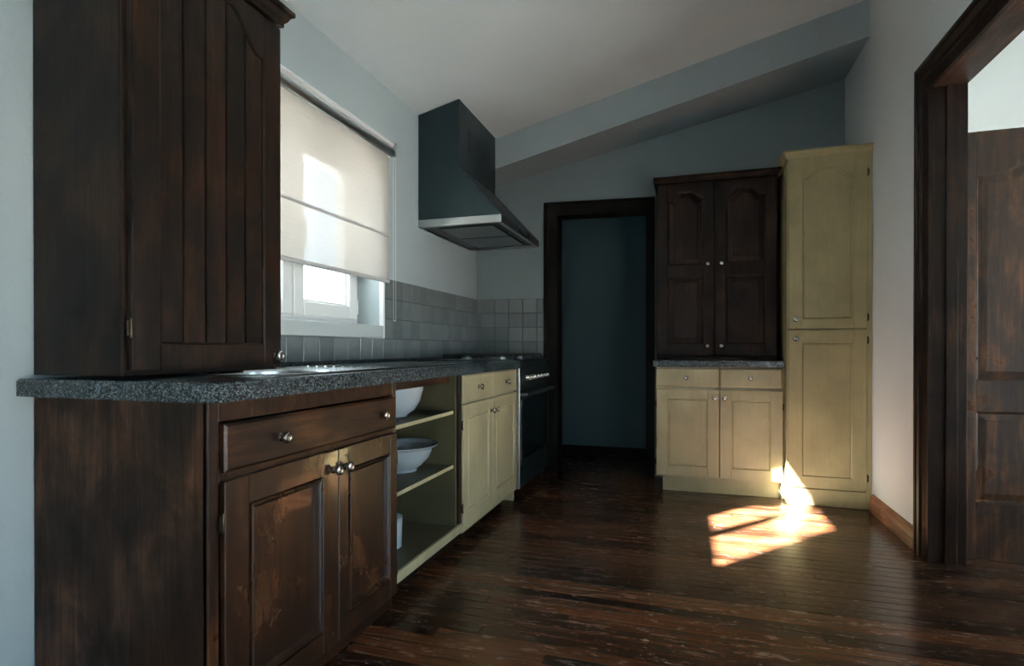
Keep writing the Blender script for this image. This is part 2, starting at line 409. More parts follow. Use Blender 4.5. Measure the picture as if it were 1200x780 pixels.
for a, b_ in ((WR[0]+.06, 2.67), (2.73, WR[1]-.06)): MB().box(5.652, 5.658, a, b_, WR[2]+.06, WR[3]-.06).build('pane', M['glass'], w4)

# ------------------------------------------------------------------ floor with single boards
floor = struct(MB().box(-0.3, 5.7, -1.9, 5.3, -0.2, -0.014).build('floor', M['sub']))
PW = 0.0575
pb = MB().box(0, 1, 0, PW-0.0038, -0.014, 0.0).bm
top = [e for e in pb.edges if all(v.co.z > -0.001 for v in e.verts)]
bmesh.ops.bevel(pb, geom=top, offset=0.0009, segments=1, affect='EDGES')
pm = bpy.data.meshes.new('floorboard'); bmesh.ops.recalc_face_normals(pb, faces=pb.faces); pb.to_mesh(pm); pb.free()
pm.materials.append(M['floor'])
far = MB()
rowi = 0; y = -1.7; cnt = 0
while y < 5.2:
    # visible extents of this row
    vis0, vis1 = (0.55, 2.72)
    xend = 5.55 if 1.36 < y < 4.3 else 2.71
    if y > 4.32: xend = 2.58
    single = 1.45 < y < 4.45
    x = 0.0 - random.random()*0.9
    x = max(x, -0.25)
    first = True
    while x < xend:
        L = (random.uniform(0.5, 1.5) if first else random.uniform(0.85, 1.75)); first = False
        x1 = min(x+L, xend)
        if xend - x1 < 0.35: x1 = xend
        invis = (x1 < 0.6) or (x > 3.3) or (x > 2.5 and not 2.05 < y < 3.15)
        dz = random.uniform(-0.0007, 0.0)
        if single and not invis:
            o = bpy.data.objects.new('floorboard', pm); C.objects.link(o); o.parent = floor
            o.location = (x, y, dz); o.scale = (x1-x-0.0015, 1, 1); cnt += 1
        else:
            far.box(x, x1-0.0015, y, y+PW-0.0016, -0.014, dz)
        x = x1
    y += PW; rowi += 1
print('floorboards', cnt)
fo = far.build('floorboard_field', M['floor'], floor); fo['kind'] = 'stuff'

# baseboard right wall
mb = MB(); prof = [(0, 0), (-0.022, 0), (-0.022, 0.055), (-0.016, 0.072), (-0.016, 0.084), (-0.008, 0.098), (0, 0.102)]
ye0, ye1 = 3.165, 3.885
A = [(R+p[0], ye0, p[1]) for p in prof]; B = [(R+p[0], ye1, p[1]) for p in prof]
mb.rings([A, B], True, True); struct(mb.build('baseboard_right', M['skirting_wood']))
mb = MB(); mb.rings([[(R+p[0], -1.7, p[1]) for p in prof], [(R+p[0], 1.94, p[1]) for p in prof]], True, True)
struct(mb.build('baseboard_right_near', M['skirting_wood']))

# casing of the right doorway
def casing_profile(depth=0.03):
    return [(0.0, 0.0), (0.0, depth), (0.018, depth), (0.024, depth-0.007), (0.034, depth-0.007), (0.042, depth),
            (0.070, depth), (0.078, depth-0.010), (0.090, depth-0.010), (0.098, depth-0.003), (0.125, depth-0.012), (0.135, depth-0.014), (0.135, 0.0)]
OY0, OY1, OZ = 2.09, 3.03, 2.17     # clear opening
CW = 0.135
mb = MB()
rs = []
for (off, d) in casing_profile():
    w_ = CW - off        # distance out from the opening
    rs.append([(R-d, OY1+w_, 0.0), (R-d, OY1+w_, OZ+w_), (R-d, OY0-w_, OZ+w_), (R-d, OY0-w_, 0.0)])
R_ = [[mb.bm.verts.new(p) for p in r] for r in rs]
for a, b_ in zip(R_, R_[1:]):
    for i in range(3): mb.face([a[i], a[i+1], b_[i+1], b_[i]])
mb.face([r[0] for r in R_]); mb.face([r[3] for r in R_])
struct(mb.build('door_1', M['case_wood']), 'dark wooden casing around the open doorway in the right wall', 'doorway')
d1 = bpy.data.objects['door_1']
mb = MB()
mb.box(R-0.004, R+0.135, OY1, OY1+0.03, 0, OZ+0.03, 0.002)
mb.box(R+0.05, R+0.095, OY1-0.012, OY1, 0, OZ, 0.002)
mb.box(R-0.004, R+0.135, OY0-0.03, OY0, 0, OZ+0.03, 0.002)
mb.build('jamb', M['case_wood'], d1)
MB().box(R-0.004, R+0.135, OY0, OY1, OZ, OZ+0.03, 0.002).build('head_jamb', M['case_wood_y'], d1)

# back doorway casing
mb = MB()
def bframe(x0, x1, z0, z1, p0, p1):
    c = []
    for z in (z0, z1):
        c += [(x0, by(x0)-p1, z), (x1, by(x1)-p1, z), (x1, by(x1)-p0, z), (x0, by(x0)-p0, z)]
    mb.hexa(c)
bframe(0.557, 0.668, 0, 2.137, 0, 0.018); bframe(1.344, 1.409, 0, 2.137, 0, 0.018); bframe(0.668, 1.344, 2.03, 2.137, 0, 0.018)
bframe(0.562, 0.59, 0, 2.132, 0.018, 0.026); bframe(0.59, 1.40, 2.108, 2.132, 0.018, 0.026)
d2 = struct(mb.build('door_2', M['black_wood']), 'black painted casing of the dark doorway in the back wall', 'doorway')
mb = MB(); bframe(0.655, 0.668, 0, 2.03, -0.145, 0); bframe(1.344, 1.357, 0, 2.03, -0.145, 0); bframe(0.655, 1.357, 2.03, 2.045, -0.145, 0)
mb.build('jamb', M['black_wood'], d2)

# ------------------------------------------------------------------ wall tiles
TS = 0.1148; G = 0.0028
def tile_mesh(name, w_, h_):
    mb = MB(); t = 0.007; b_ = 0.002
    mb.rings([[(0, 0, 0), (w_, 0, 0), (w_, 0, h_), (0, 0, h_)], [(0, -t+b_, 0), (w_, -t+b_, 0), (w_, -t+b_, h_), (0, -t+b_, h_)],
              [(b_, -t, b_), (w_-b_, -t, b_), (w_-b_, -t, h_-b_), (b_, -t, h_-b_)]], False, True)
    bmesh.ops.recalc_face_normals(mb.bm, faces=mb.bm.faces)
    me = bpy.data.meshes.new(name); mb.bm.to_mesh(me); mb.bm.free(); me.materials.append(M['tile']); return me
tm = tile_mesh('tile', TS-G, TS-G); tmq = tile_mesh('tile_slim', 0.042-G, TS-G)
ZT = 1.379
tl_ = struct(MB().box(0.0, 0.003, 1.6, 2.83, 0.90, 1.034).box(0.0, 0.003, 2.832, BY, 0.90, ZT).build('trim_3', M['grout']), 'grey square tiled splashback under and beside the window', 'splashback')
def put_tile(me, parent, loc, rz):
    o = bpy.data.objects.new('tile', me); C.objects.link(o); o.parent = parent; o.location = loc
    o.rotation_euler = (random.uniform(-.004, .004), 0, rz + random.uniform(-.006, .006))
for r in range(4):
    z = ZT - (r+1)*TS
    yy = BY - TS
    k = 0
    while yy > (2.83 if r < 3 else 1.58):
        put_tile(tm, tl_, (0.003, yy+G/2, z+G/2), PI/2); yy -= TS; k += 1
    # narrow cut tile against the reveal
    if r < 3 and yy + TS - 2.832 > 0.02:
        me = tile_mesh('cut_tile', yy+TS-2.834-G, TS-G); put_tile(me, tl_, (0.003, 2.834, z+G/2), PI/2)
ang = math.atan(BA)
mb = MB(); c = []
for z in (0.6, ZT): c += [(0.0, by(0)-0.003, z), (0.557, by(.557)-0.003, z), (0.557, by(.557), z), (0, by(0), z)]
mb.hexa(c); tb_ = struct(mb.build('trim_4', M['grout']), 'grey square tiled splashback behind the stove', 'splashback')
for r in range(6):
    z = ZT - (r+1)*TS
    if z < 0.6: continue
    put_tile(tmq, tb_, (0.003, by(0)-0.0035, z+G/2), ang)
    for k in range(4):
        x = 0.042+k*TS
        put_tile(tm, tb_, (x+G/2, by(x)-0.0035, z+G/2), ang)
    x = 0.042+4*TS
    me = tile_mesh('cut_tile', 0.055-G, TS-G); put_tile(me, tb_, (x+G/2, by(x)-0.0035, z+G/2), ang)

# ------------------------------------------------------------------ kitchen window
WX = -0.19
def rect_frame(mb, y0, y1, z0, z1, w_, x0, x1, bev=0.004):
    mb.box(x0, x1, y0, y0+w_, z0, z1, bev); mb.box(x0, x1, y1-w_, y1, z0, z1, bev)
    mb.box(x0, x1, y0+w_-.001, y1-w_+.001, z0, z0+w_, bev); mb.box(x0, x1, y0+w_-.001, y1-w_+.001, z1-w_, z1, bev)
mb = MB(); rect_frame(mb, WIN[0], WIN[1], 1.11, WIN[3], 0.045, WX-0.05, WX+0.03)
win = struct(mb.build('window_1', M['upvc']))
for y0, y1 in ((1.735, 2.243), (2.252, 2.785)):
    mb = MB(); rect_frame(mb, y0, y1, 1.14, 2.035, 0.075, WX-0.035, WX+0.05, 0.006)
    rect_frame(mb, y0+.068, y1-.068, 1.208, 1.967, 0.018, WX-0.03, WX+0.03, 0.003)
    cs = mb.build('casement', M['upvc'], win)
    MB().box(WX-0.004, WX+0.004, y0+.07, y1-.07, 1.21, 1.965).build('pane', M['glass'], cs)
    for hz in (1.17, 1.93):
        MB().lathe([(0.0, 0), (0.008, 0.003), (0.008, 0.085), (0.0, 0.088)], (WX+0.05, (y1-0.004) if y0 > 2 else y0+0.004, hz), 'Z', 10).build('hinge', M['upvc'], cs, True)
# handle on the right casement
mb = MB().box(WX+0.05, WX+0.062, 2.272, 2.30, 1.53, 1.60, 0.004).box(WX+0.062, WX+0.085, 2.279, 2.293, 1.585, 1.597, 0.003).box(WX+0.078, WX+0.092, 2.277, 2.295, 1.47, 1.60, 0.005)
mb.build('handle', M['upvc'], win)
MB().box(WX+0.01, 0.012, WIN[0], WIN[1]-0.001, 1.036, 1.108, 0.006, 2).build('window_sill', M['sill'], win)
# white edge bead of the reveal
MB().box(-0.02, 0.011, WIN[1]-0.002, WIN[1]+0.012, 1.036, WIN[3], 0.003).build('reveal_bead', M['upvc'], win)

# roller blind
bl = thing('roller_blind', 'translucent cream roller blind half lowered over the kitchen window', 'blind', (0.0, 1.66, 1.30))
BYL = 1.18; RB = 1.26
MB().box(0.047, 0.0485, 0.02, BYL-0.03, 0.065, 0.80).build('fabric', M['blind'], bl)
MB().lathe([(0.022, 0.0), (0.022, BYL)], (0, 0, 0), 'X', 24).build('roll', M['steel'], bl, True)
rl = bl.children[-1]; rl.rotation_euler = (0, 0, PI/2); rl.location = (0.052, 0.0, 0.785)
t2 = MB().lathe([(0.0, 0), (0.015, 0.001), (0.015, RB-0.061), (0.0, RB-0.06)], (0, 0, 0), 'X', 20).build('head_rail', M['upvc'], bl, True)
t2.rotation_euler = (0, 0, PI/2); t2.location = (0.052, 0.0, 0.832)
MB().box(0.0, 0.075, BYL+0.0, BYL+0.018, 0.765, 0.842, 0.006, 2).build('end_bracket', M['steel'], bl)
MB().box(0.0, 0.075, -0.018, 0.0, 0.765, 0.842, 0.006, 2).build('end_bracket', M['steel'], bl)
for z, nm in ((0.045, 'hem_bar'), (0.305, 'middle_bar')):
    MB().box(0.041, 0.055, 0.02, BYL-0.03, z, z+(0.020 if z < .1 else 0.012), 0.004, 2).build(nm, M['hem'], bl)
# bead chain: two runs of small beads
mb = MB()
for xx in (0.045, 0.060):
    z = -0.155
    while z < 0.78:
        mb.lathe([(0.0, -0.0026), (0.0022, -0.0013), (0.0022, 0.0013), (0.0, 0.0026)], (xx, BYL+0.028, z), 'Z', 6, False); z += 0.0085
mb.tube([(0.045, BYL+0.028, -0.155), (0.048, BYL+0.028, -0.165), (0.057, BYL+0.028, -0.165), (0.060, BYL+0.028, -0.155)], 0.0018, 6)
ch = mb.build('bead_chain', M['chain'], bl); ch['kind'] = 'stuff'

# ------------------------------------------------------------------ cabinet parts (local: width +X, front -Y)
def knob(parent, x, y, z, r=0.0165):
    mb = MB().lathe([(0.0, 0.0), (r*0.72, 0.0), (r*0.72, 0.002), (r*0.42, 0.004), (r*0.36, 0.011), (r*0.55, 0.015), (r*0.98, 0.019),
                     (r, 0.023), (r*0.86, 0.027), (r*0.6, 0.0285), (r*0.5, 0.0275), (0.0, 0.0275)], (0, 0, 0), 'Y', 22)
    return mb.build('knob', M['chrome'], parent, True, (x, y, z))
def hinge(parent, x, y, z):
    mb = MB().lathe([(0.0, -0.026), (0.003, -0.024), (0.004, -0.021), (0.004, 0.021), (0.003, 0.024), (0.0, 0.026)], (0, 0, 0), 'Z', 8)
    mb.box(-0.009, 0.009, 0.001, 0.004, -0.018, 0.018)
    return mb.build('hinge', M['hinge'], parent, True, (x, y, z))
def arch_fn(x0, x1, zt, rise):
    """flat shoulders, then an ogee rise to the middle"""
    def f(x):
        if rise <= 0: return zt
        t = (x-x0)/(x1-x0); u = min(t, 1-t)*2     # 0 edge .. 1 middle
        s = max(0.0, min(1.0, (u-0.10)/0.62)); s = s*s*(3-2*s)
        return zt - rise + rise*s
    return f
def panel_door(parent, x0, x1, z0, z1, y, m, mpanel=None, stile=0.06, rail=0.06, t=0.02, rows=None, style='raised', planks=0):
    """rows: list of (zlow, zhigh, rise) of panels inside the door; y = front face (negative)"""
    mpanel = mpanel or m
    rows = rows or [(z0+rail, z1-rail, 0.0)]
    px0, px1 = x0+stile, x1-stile
    mb = MB()
    mb.box(x0, px0, y, y+t, z0, z1, 0.0025); mb.box(px1, x1, y, y+t, z0, z1, 0.0025)
    K = 20
    edges = [z0]
    for i, (a, b_, rise) in enumerate(rows):
        low = z0 if i == 0 else rows[i-1][1]
        lowtop = a
        if i == 0: mb.box(px0, px1, y, y+t, z0, a, 0.0)
        nxt = rows[i+1][0] if i+1 < len(rows) else z1
        f = arch_fn(px0, px1, b_, rise)
        pts = [(px0+(px1-px0)*k/K, f(px0+(px1-px0)*k/K)) for k in range(K+1)]
        mb.prism(pts + [(px1, nxt), (px0, nxt)], y, y+t)
    d = mb.build('door', m, parent)
    for (a, b_, rise) in rows:
        f = arch_fn(px0, px1, b_, rise)
        def loop(mg, yy):
            pts = [(px0+mg, yy, a+mg), (px1-mg, yy, a+mg)]
            for k in range(K+1):
                u = k/K; xs = (px1-mg) + (px0+mg-(px1-mg))*u; xo = px1 + (px0-px1)*u
                pts.append((xs, yy, f(xo)-mg))
            return pts
        if style == 'raised':
            rs = [loop(-0.001, y+0.001), loop(0.004, y+0.002), loop(0.010, y+0.010), loop(0.014, y+0.011), loop(0.040, y+0.004), loop(0.043, y+0.0015)]
            MB().rings(rs, False, True).build('panel', mpanel, d)
        elif style == 'shallow':
            rs = [loop(-0.001, y+0.001), loop(0.003, y-0.001), loop(0.007, y+0.004), loop(0.012, y+0.007), loop(0.015, y+0.003), loop(0.019, y+0.0025)]
            MB().rings(rs, False, True).build('panel', mpanel, d)
        elif style == 'moulded':
            rs = [loop(-0.001, y+0.001), loop(0.001, y+0.008), loop(0.005, y+0.008), loop(0.007, y-0.001), loop(0.012, y-0.003), loop(0.017, y+0.003), loop(0.024, y+0.014), loop(0.027, y+0.0145)]
            MB().rings(rs, False, True).build('panel', mpanel, d)
        elif style == 'planks':
            MB().rings([loop(-0.001, y+0.001), loop(0.004, y+0.002), loop(0.008, y+0.010)], False, False).build('bead', m, d)
            for k in range(planks):
                a0 = px0 + (px1-px0)*k/planks; a1 = px0 + (px1-px0)*(k+1)/planks
                g = 0.0022
                c0, c1 = a0+g, a1-g
                top = [(c1-(c1-c0)*q/4, min(f(c1-(c1-c0)*q/4)+0.012, z1-0.004)) for q in range(5)]
                pts = [(c0, a-0.004), (c1, a-0.004)] + top
                pb_ = MB()
                pb_.prism(pts, y+0.016, y+0.0085)
                # rounded edges: a slimmer raised face
                pts2 = [(min(max(p[0], c0+0.003), c1-0.003), p[1]) for p in pts]
                pb_.prism(pts2, y+0.0086, y+0.0070)
                pb_.build('plank', mpanel, d)
            MB().box(px0, px1, y+0.0162, y+0.0182, a, z1-0.01).build('backing', M['dark_void'], d)
    return d
def drawer_front(parent, x0, x1, z0, z1, y, m, knobs, t=0.02, step=0.004):
    mb = MB()
    def lp(mg, yy): return [(x0+mg, yy, z0+mg), (x1-mg, yy, z0+mg), (x1-mg, yy, z1-mg), (x0+mg, yy, z1-mg)]
    mb.rings([lp(0, y+t), lp(0, y+step), lp(0.003, y+step-0.002), lp(0.007, y)], True, True)
    d = mb.build('drawer', m, parent)
    for kx in knobs: knob(d, kx, y, (z0+z1)/2)
    return d
def cornice(parent, w_, d_, prof, m, left=True, right=True, name='cornice'):
    mb = MB(); rs = []
    for o_, z in prof:
        l = -o_ if left else 0; r_ = w_+o_ if right else w_
        rs.append([(l, 0, z), (l, -d_-o_, z), (r_, -d_-o_, z), (r_, 0, z)])
    mb.rings(rs, True, True); return mb.build(name, m, parent)

# ---- dark sink cabinet, left
Y0 = 1.04
sc = thing('sink_cabinet', 'dark stained sink base cabinet with one wide drawer over two panelled doors', 'cabinet', (0.004, Y0, 0), PI/2)
w_ = 0.875; D = 0.576
MB().box(0, 0.018, -D, 0, 0, 0.853, 0.001).build('side_panel', M['side_wood'], sc)
MB().box(w_-0.018, w_, -D, 0, 0.07, 0.853, 0.001).build('side_panel', M['dark_wood'], sc)
mb = MB(); mb.box(0.018, w_-0.018, -D+0.01, -0.02, 0.075, 0.09); mb.box(0.018, w_-0.018, -0.02, -0.005, 0.075, 0.60)
mb.build('carcass', M['cream_shaded'], sc)
mb = MB()   # face frame
mb.box(0, 0.032, -D-0.006, -D+0.012, 0, 0.853, 0.003); mb.box(w_-0.016, w_, -D-0.006, -D+0.012, 0.04, 0.853, 0.002)
mb.box(0.032, w_-0.016, -D-0.004, -D+0.012, 0.802, 0.853, 0.002); mb.box(0.032, w_-0.016, -D-0.004, -D+0.012, 0.652, 0.69, 0.002)
mb.box(0.032, w_-0.016, -D-0.004, -D+0.012, 0.0, 0.07, 0.002)
mb.build('face_frame', M['dark_wood'], sc)
drawer_front(sc, 0.036, 0.862, 0.680, 0.797, -0.596, M['dark_wood_h'], [0.228, 0.752], 0.018)
dd = panel_door(sc, 0.036, 0.492, 0.05, 0.660, -0.596, M['door_gloss'], stile=0.078, t=0.018, rows=[(0.115, 0.592, 0)], style='moulded')
knob(dd, 0.466, -0.596, 0.600); hinge(dd, 0.034, -0.592, 0.56); hinge(dd, 0.034, -0.592, 0.14)
dd = panel_door(sc, 0.496, 0.868, 0.05, 0.660, -0.596, M['door_gloss'], stile=0.052, t=0.018, rows=[(0.115, 0.592, 0)], style='moulded')
knob(dd, 0.526, -0.596, 0.600); hinge(dd, 0.872, -0.592, 0.56); hinge(dd, 0.872, -0.592, 0.14)

# ---- open shelf unit
U0 = Y0+w_+0.002; uw = 0.645
ou = thing('open_shelf_unit', 'open cream shelf unit without doors between the dark and cream base cabinets', 'shelf', (0.004, U0, 0), PI/2)
MB().box(0, 0.016, -D, 0, 0.075, 0.853).build('side_panel', M['cream_shaded'], ou)
sp_ = MB().box(uw-0.05, uw-0.034, -D, 0, 0.12, 0.853).build('side_panel', M['cream_shaded'], ou)
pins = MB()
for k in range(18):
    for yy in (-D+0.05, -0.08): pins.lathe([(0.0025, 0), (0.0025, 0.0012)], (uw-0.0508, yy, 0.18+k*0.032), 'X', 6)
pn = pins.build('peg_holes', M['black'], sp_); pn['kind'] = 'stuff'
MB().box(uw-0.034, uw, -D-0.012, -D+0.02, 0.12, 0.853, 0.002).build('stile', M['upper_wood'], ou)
MB().box(0.016, uw-0.05, -0.012, 0, 0.12, 0.853).build('back_panel', M['cream_shaded'], ou)
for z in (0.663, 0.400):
    s_ = MB().box(0.016, uw-0.05, -0.560, -0.014, z, z+0.014).build('shelf', M['cream_shaded'], ou)
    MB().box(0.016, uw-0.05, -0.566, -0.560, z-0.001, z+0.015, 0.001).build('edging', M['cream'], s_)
s_ = MB().box(0.0, uw, -0.578, -0.012, 0.10, 0.12).build('bottom_board', M['cream_shaded'], ou)
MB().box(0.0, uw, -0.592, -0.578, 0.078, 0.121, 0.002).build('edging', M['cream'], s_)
MB().box(0.016, uw-0.05, -0.545, -0.525, 0.812, 0.853, 0.002).build('top_rail', M['dark_wood_h'], ou)
MB().box(0, uw, -0.52, -0.50, 0, 0.10).build('plinth', M['black_wood'], ou)

# ---- cream base cabinet, left
c0 = U0+uw+0.003; cw = 3.470-c0
cb = thing('base_cabinet', 'cream two door base cabinet with two small drawers beside the stove', 'cabinet', (0.004, c0, 0), PI/2)
mb = MB(); mb.box(0, 0.016, -D, 0, 0.075, 0.853); mb.box(cw-0.016, cw, -D, 0, 0.0, 0.853); mb.box(0.016, cw-0.016, -D, 0, 0.08, 0.098)
mb.box(0.016, cw-0.016, -0.012, 0, 0.098, 0.853); mb.box(0.016, cw-0.016, -D, -0.5, 0.835, 0.853); mb.box(0.016, cw-0.016, -D, -D+0.02, 0.69, 0.72)
mb.build('body', M['cream'], cb)
MB().box(0, cw, -0.588, -0.576, 0.066, 0.10, 0.002).build('edging', M['cream'], cb)
MB().box(0.0, cw-0.1, -0.52, -0.50, 0, 0.079).build('plinth', M['black_wood'], cb)
half = 0.436
drawer_front(cb, 0.004, half-0.002, 0.712, 0.845, -0.596, M['cream'], [0.21], 0.018)
drawer_front(cb, half+0.002, cw-0.004, 0.712, 0.845, -0.596, M['cream'], [0.68], 0.018)
dd = panel_door(cb, 0.004, half-0.002, 0.102, 0.700, -0.596, M['cream'], stile=0.06, t=0.018, rows=[(0.165, 0.64, 0)], style='shallow')
knob(dd, half-0.028, -0.596, 0.632); hinge(dd, 0.002, -0.592, 0.6); hinge(dd, 0.002, -0.592, 0.19)
dd = panel_door(cb, half+0.002, cw-0.004, 0.102, 0.700, -0.596, M['cream'], stile=0.06, t=0.018, rows=[(0.165, 0.64, 0)], style='shallow')
knob(dd, half+0.034, -0.596, 0.632)

# ---- countertop left with a cut-out for the sink
SX0, SX1, SY0, SY1 = 0.17, 0.53, 1.30, 1.74
F = 0.645; CY0, CY1 = 1.000, 3.462
mb = MB()
outer = [(0.003, CY0), (F, CY0), (F, CY1), (0.003, CY1)]; inner = [(SX0, SY0), (SX1, SY0), (SX1, SY1), (SX0, SY1)]
for zz in (0.855, 0.900):
    o_ = [mb.bm.verts.new((x, y, zz)) for x, y in outer]; i_ = [mb.bm.verts.new((x, y, zz)) for x, y in inner]
    for k in range(4): mb.face([o_[k], o_[(k+1) % 4], i_[(k+1) % 4], i_[k]])
    if zz < 0.86: ob, ib = o_, i_
    else: ot, it = o_, i_
for k in range(4):
    mb.face([ob[k], ob[(k+1) % 4], ot[(k+1) % 4], ot[k]]); mb.face([ib[k], ib[(k+1) % 4], it[(k+1) % 4], it[k]])
ed = [e for e in mb.bm.edges if all(abs(v.co.z-0.9) < 1e-4 for v in e.verts) and (all(v.co.x > F-.001 for v in e.verts) or all(v.co.y < CY0+.001 for v in e.verts))]
bmesh.ops.bevel(mb.bm, geom=ed, offset=0.006, segments=3, affect='EDGES')
ct = tag(mb.build('countertop', M['granite']), 'long speckled dark granite countertop running from the near corner to the stove', 'countertop')
MB().box(0.004, 0.018, 1.585, 3.46, 0.900, 0.919, 0.003).build('upstand', M['granite'], ct)

# ---- sink
sk = thing('sink', 'stainless steel inset sink with drainer set into the left granite countertop', 'sink', (0, 0, 0.9))
def rrect(x0, x1, y0, y1, r, z, k=6):
    p = []
    for cx_, cy_, a0 in ((x1-r, y0+r, -90), (x1-r, y1-r, 0), (x0+r, y1-r, 90), (x0+r, y0+r, 180)):
        for q in range(k+1):
            a = math.radians(a0 + 90*q/k); p.append((cx_+r*math.cos(a), cy_+r*math.sin(a), z))
    return p
mb = MB()
mb.rings([rrect(.115, .575, 1.24, 2.86, .05, 0.0005), rrect(.117, .573, 1.242, 2.858, .048, 0.006)], False, False)
# deck with bowl opening and drainer opening
oo = [mb.bm.verts.new(p) for p in rrect(.117, .573, 1.242, 2.858, .048, 0.006)]
ii = [mb.bm.verts.new(p) for p in rrect(.185, .515, 1.315, 1.725, .15, 0.003)]
o0 = mb.bm.verts
k4 = len(ii)
# split deck: bowl part
for i in range(k4): mb.face([oo[i], oo[(i+1) % k4], ii[(i+1) % k4], ii[i]])
mb.build('deck', M['steel_sink'], sk, True)
mb = MB(); mb.rings([rrect(.185, .515, 1.315, 1.725, .15, 0.003), rrect(.192, .508, 1.322, 1.718, .145, -0.004), rrect(.20, .50, 1.33, 1.71, .14, -0.12),
                     rrect(.23, .47, 1.36, 1.68, .115, -0.15), rrect(.31, .39, 1.48, 1.56, .04, -0.155)], False, True)
mb.build('bowl', M['steel_sink'], sk, True)
mb = MB()
for k in range(9): mb.box(.185+k*.04, .195+k*.04, 1.92, 2.78, .0045, .009, 0.002)
mb.build('drainer_ridges', M['steel_sink'], sk)

# ---- upper left cabinet
uc = thing('wall_cabinet', 'tall dark stained wall cabinet with a plank door standing over the countertop end', 'cabinet', (0.004, Y0, 0.909), PI/2)
uw_ = 0.545; ud = 0.305; uh = 1.155
mb = MB().box(0, 0.018, -ud, 0, 0, uh, 0.001); mb.build('side_panel', M['upper_wood'], uc)
MB().box(uw_-0.018, uw_, -ud, 0, 0, uh, 0.001).build('side_panel', M['upper_wood'], uc)
mb = MB().box(0.018, uw_-0.018, -ud, 0, 0, 0.018).box(0.018, uw_-0.018, -ud, 0, uh-0.018, uh).box(0.018, uw_-0.018, -0.01, 0, 0.018, uh-0.018)
mb.build('carcass', M['upper_wood'], uc)
mb = MB(); mb.box(0, 0.02, -ud-0.012, -ud, 0, uh, 0.002); mb.box(uw_-0.012, uw_, -ud-0.012, -ud, 0, uh, 0.002)
mb.box(0.02, uw_-0.012, -ud-0.010, -ud, 0, 0.02, 0.002); mb.box(0.02, uw_-0.012, -ud-0.010, -ud, uh-0.03, uh, 0.002)
mb.build('face_frame', M['upper_wood'], uc)
dd = panel_door(uc, 0.008, 0.540, 0.014, uh-0.010, -ud-0.034, M['upper_wood'], stile=0.078, t=0.022, rows=[(0.080, uh-0.045, 0.10)], style='planks', planks=5)
# widen right stile already equal; knob low on the right
knob(dd, 0.510, -ud-0.034, 0.045); hinge(dd, 0.006, -ud-0.030, 0.12); hinge(dd, 0.006, -ud-0.030, 1.0); hinge(dd, 0.543, -ud-0.02, 0.9)
cornice(uc, uw_, ud+0.036, [(0.0, uh), (0.004, uh), (0.004, uh+0.012), (0.012, uh+0.020), (0.020, uh+0.036), (0.030, uh+0.042), (0.030, uh+0.056), (0.0, uh+0.056)], M['upper_wood'])

# ---- right base cabinet
bx0 = 1.442; bw = 0.805; BYF = 3.99; BW0 = by(bx0)-0.01
rb = thing('base_cabinet', 'cream two door base cabinet with two drawers left of the tall cream cupboard', 'cabinet', (bx0, BW0, 0), 0)
d_ = BW0-BYF-0.02
mb = MB(); mb.box(0, 0.016, -d_, 0, 0.105, 0.853); mb.box(bw-0.016, bw, -d_, 0, 0.0, 0.853); mb.box(0.016, bw-0.016, -d_, 0, 0.105, 0.12)
mb.box(0.016, bw-0.016, -0.01, 0, 0.12, 0.853); mb.box(0.016, bw-0.016, -d_, -d_+.08, 0.84, 0.853); mb.box(0.016, bw-0.016, -d_, -d_+0.015, 0.69, 0.73)
mb.box(bw/2-0.008, bw/2+0.008, -d_, -0.02, 0.12, 0.84)
mb.build('body', M['cream'], rb)
MB().box(0.045, bw-0.012, -d_+0.030, -d_+0.05, 0.0, 0.105).build('plinth', M['cream'], rb)
hb = 0.412; yf = -d_-0.02
drawer_front(rb, 0.004, hb-0.004, 0.722, 0.846, yf, M['cream'], [0.20], 0.018)
drawer_front(rb, hb+0.004, bw-0.012, 0.722, 0.846, yf, M['cream'], [0.602], 0.018)
dd = panel_door(rb, 0.004, hb-0.003, 0.112, 0.702, yf, M['cream'], stile=0.070, t=0.018, rows=[(0.178, 0.640, 0)], style='shallow')
knob(dd, hb-0.030, yf, 0.650); hinge(dd, 0.002, yf+0.004, 0.60); hinge(dd, 0.002, yf+0.004, 0.2)
dd = panel_door(rb, hb+0.003, bw-0.008, 0.112, 0.702, yf, M['cream'], stile=0.070, t=0.018, rows=[(0.178, 0.640, 0)], style='shallow')
knob(dd, hb+0.030, yf, 0.650); hinge(dd, bw-0.010, yf+0.004, 0.60); hinge(dd, bw-0.010, yf+0.004, 0.2)
ct2 = MB().box(1.422, 2.246, 3.962, BW0, 0.855, 0.900, 0.005, 2).build('countertop', M['granite'])
tag(ct2, 'short speckled dark granite countertop on the right cream base cabinet', 'countertop')

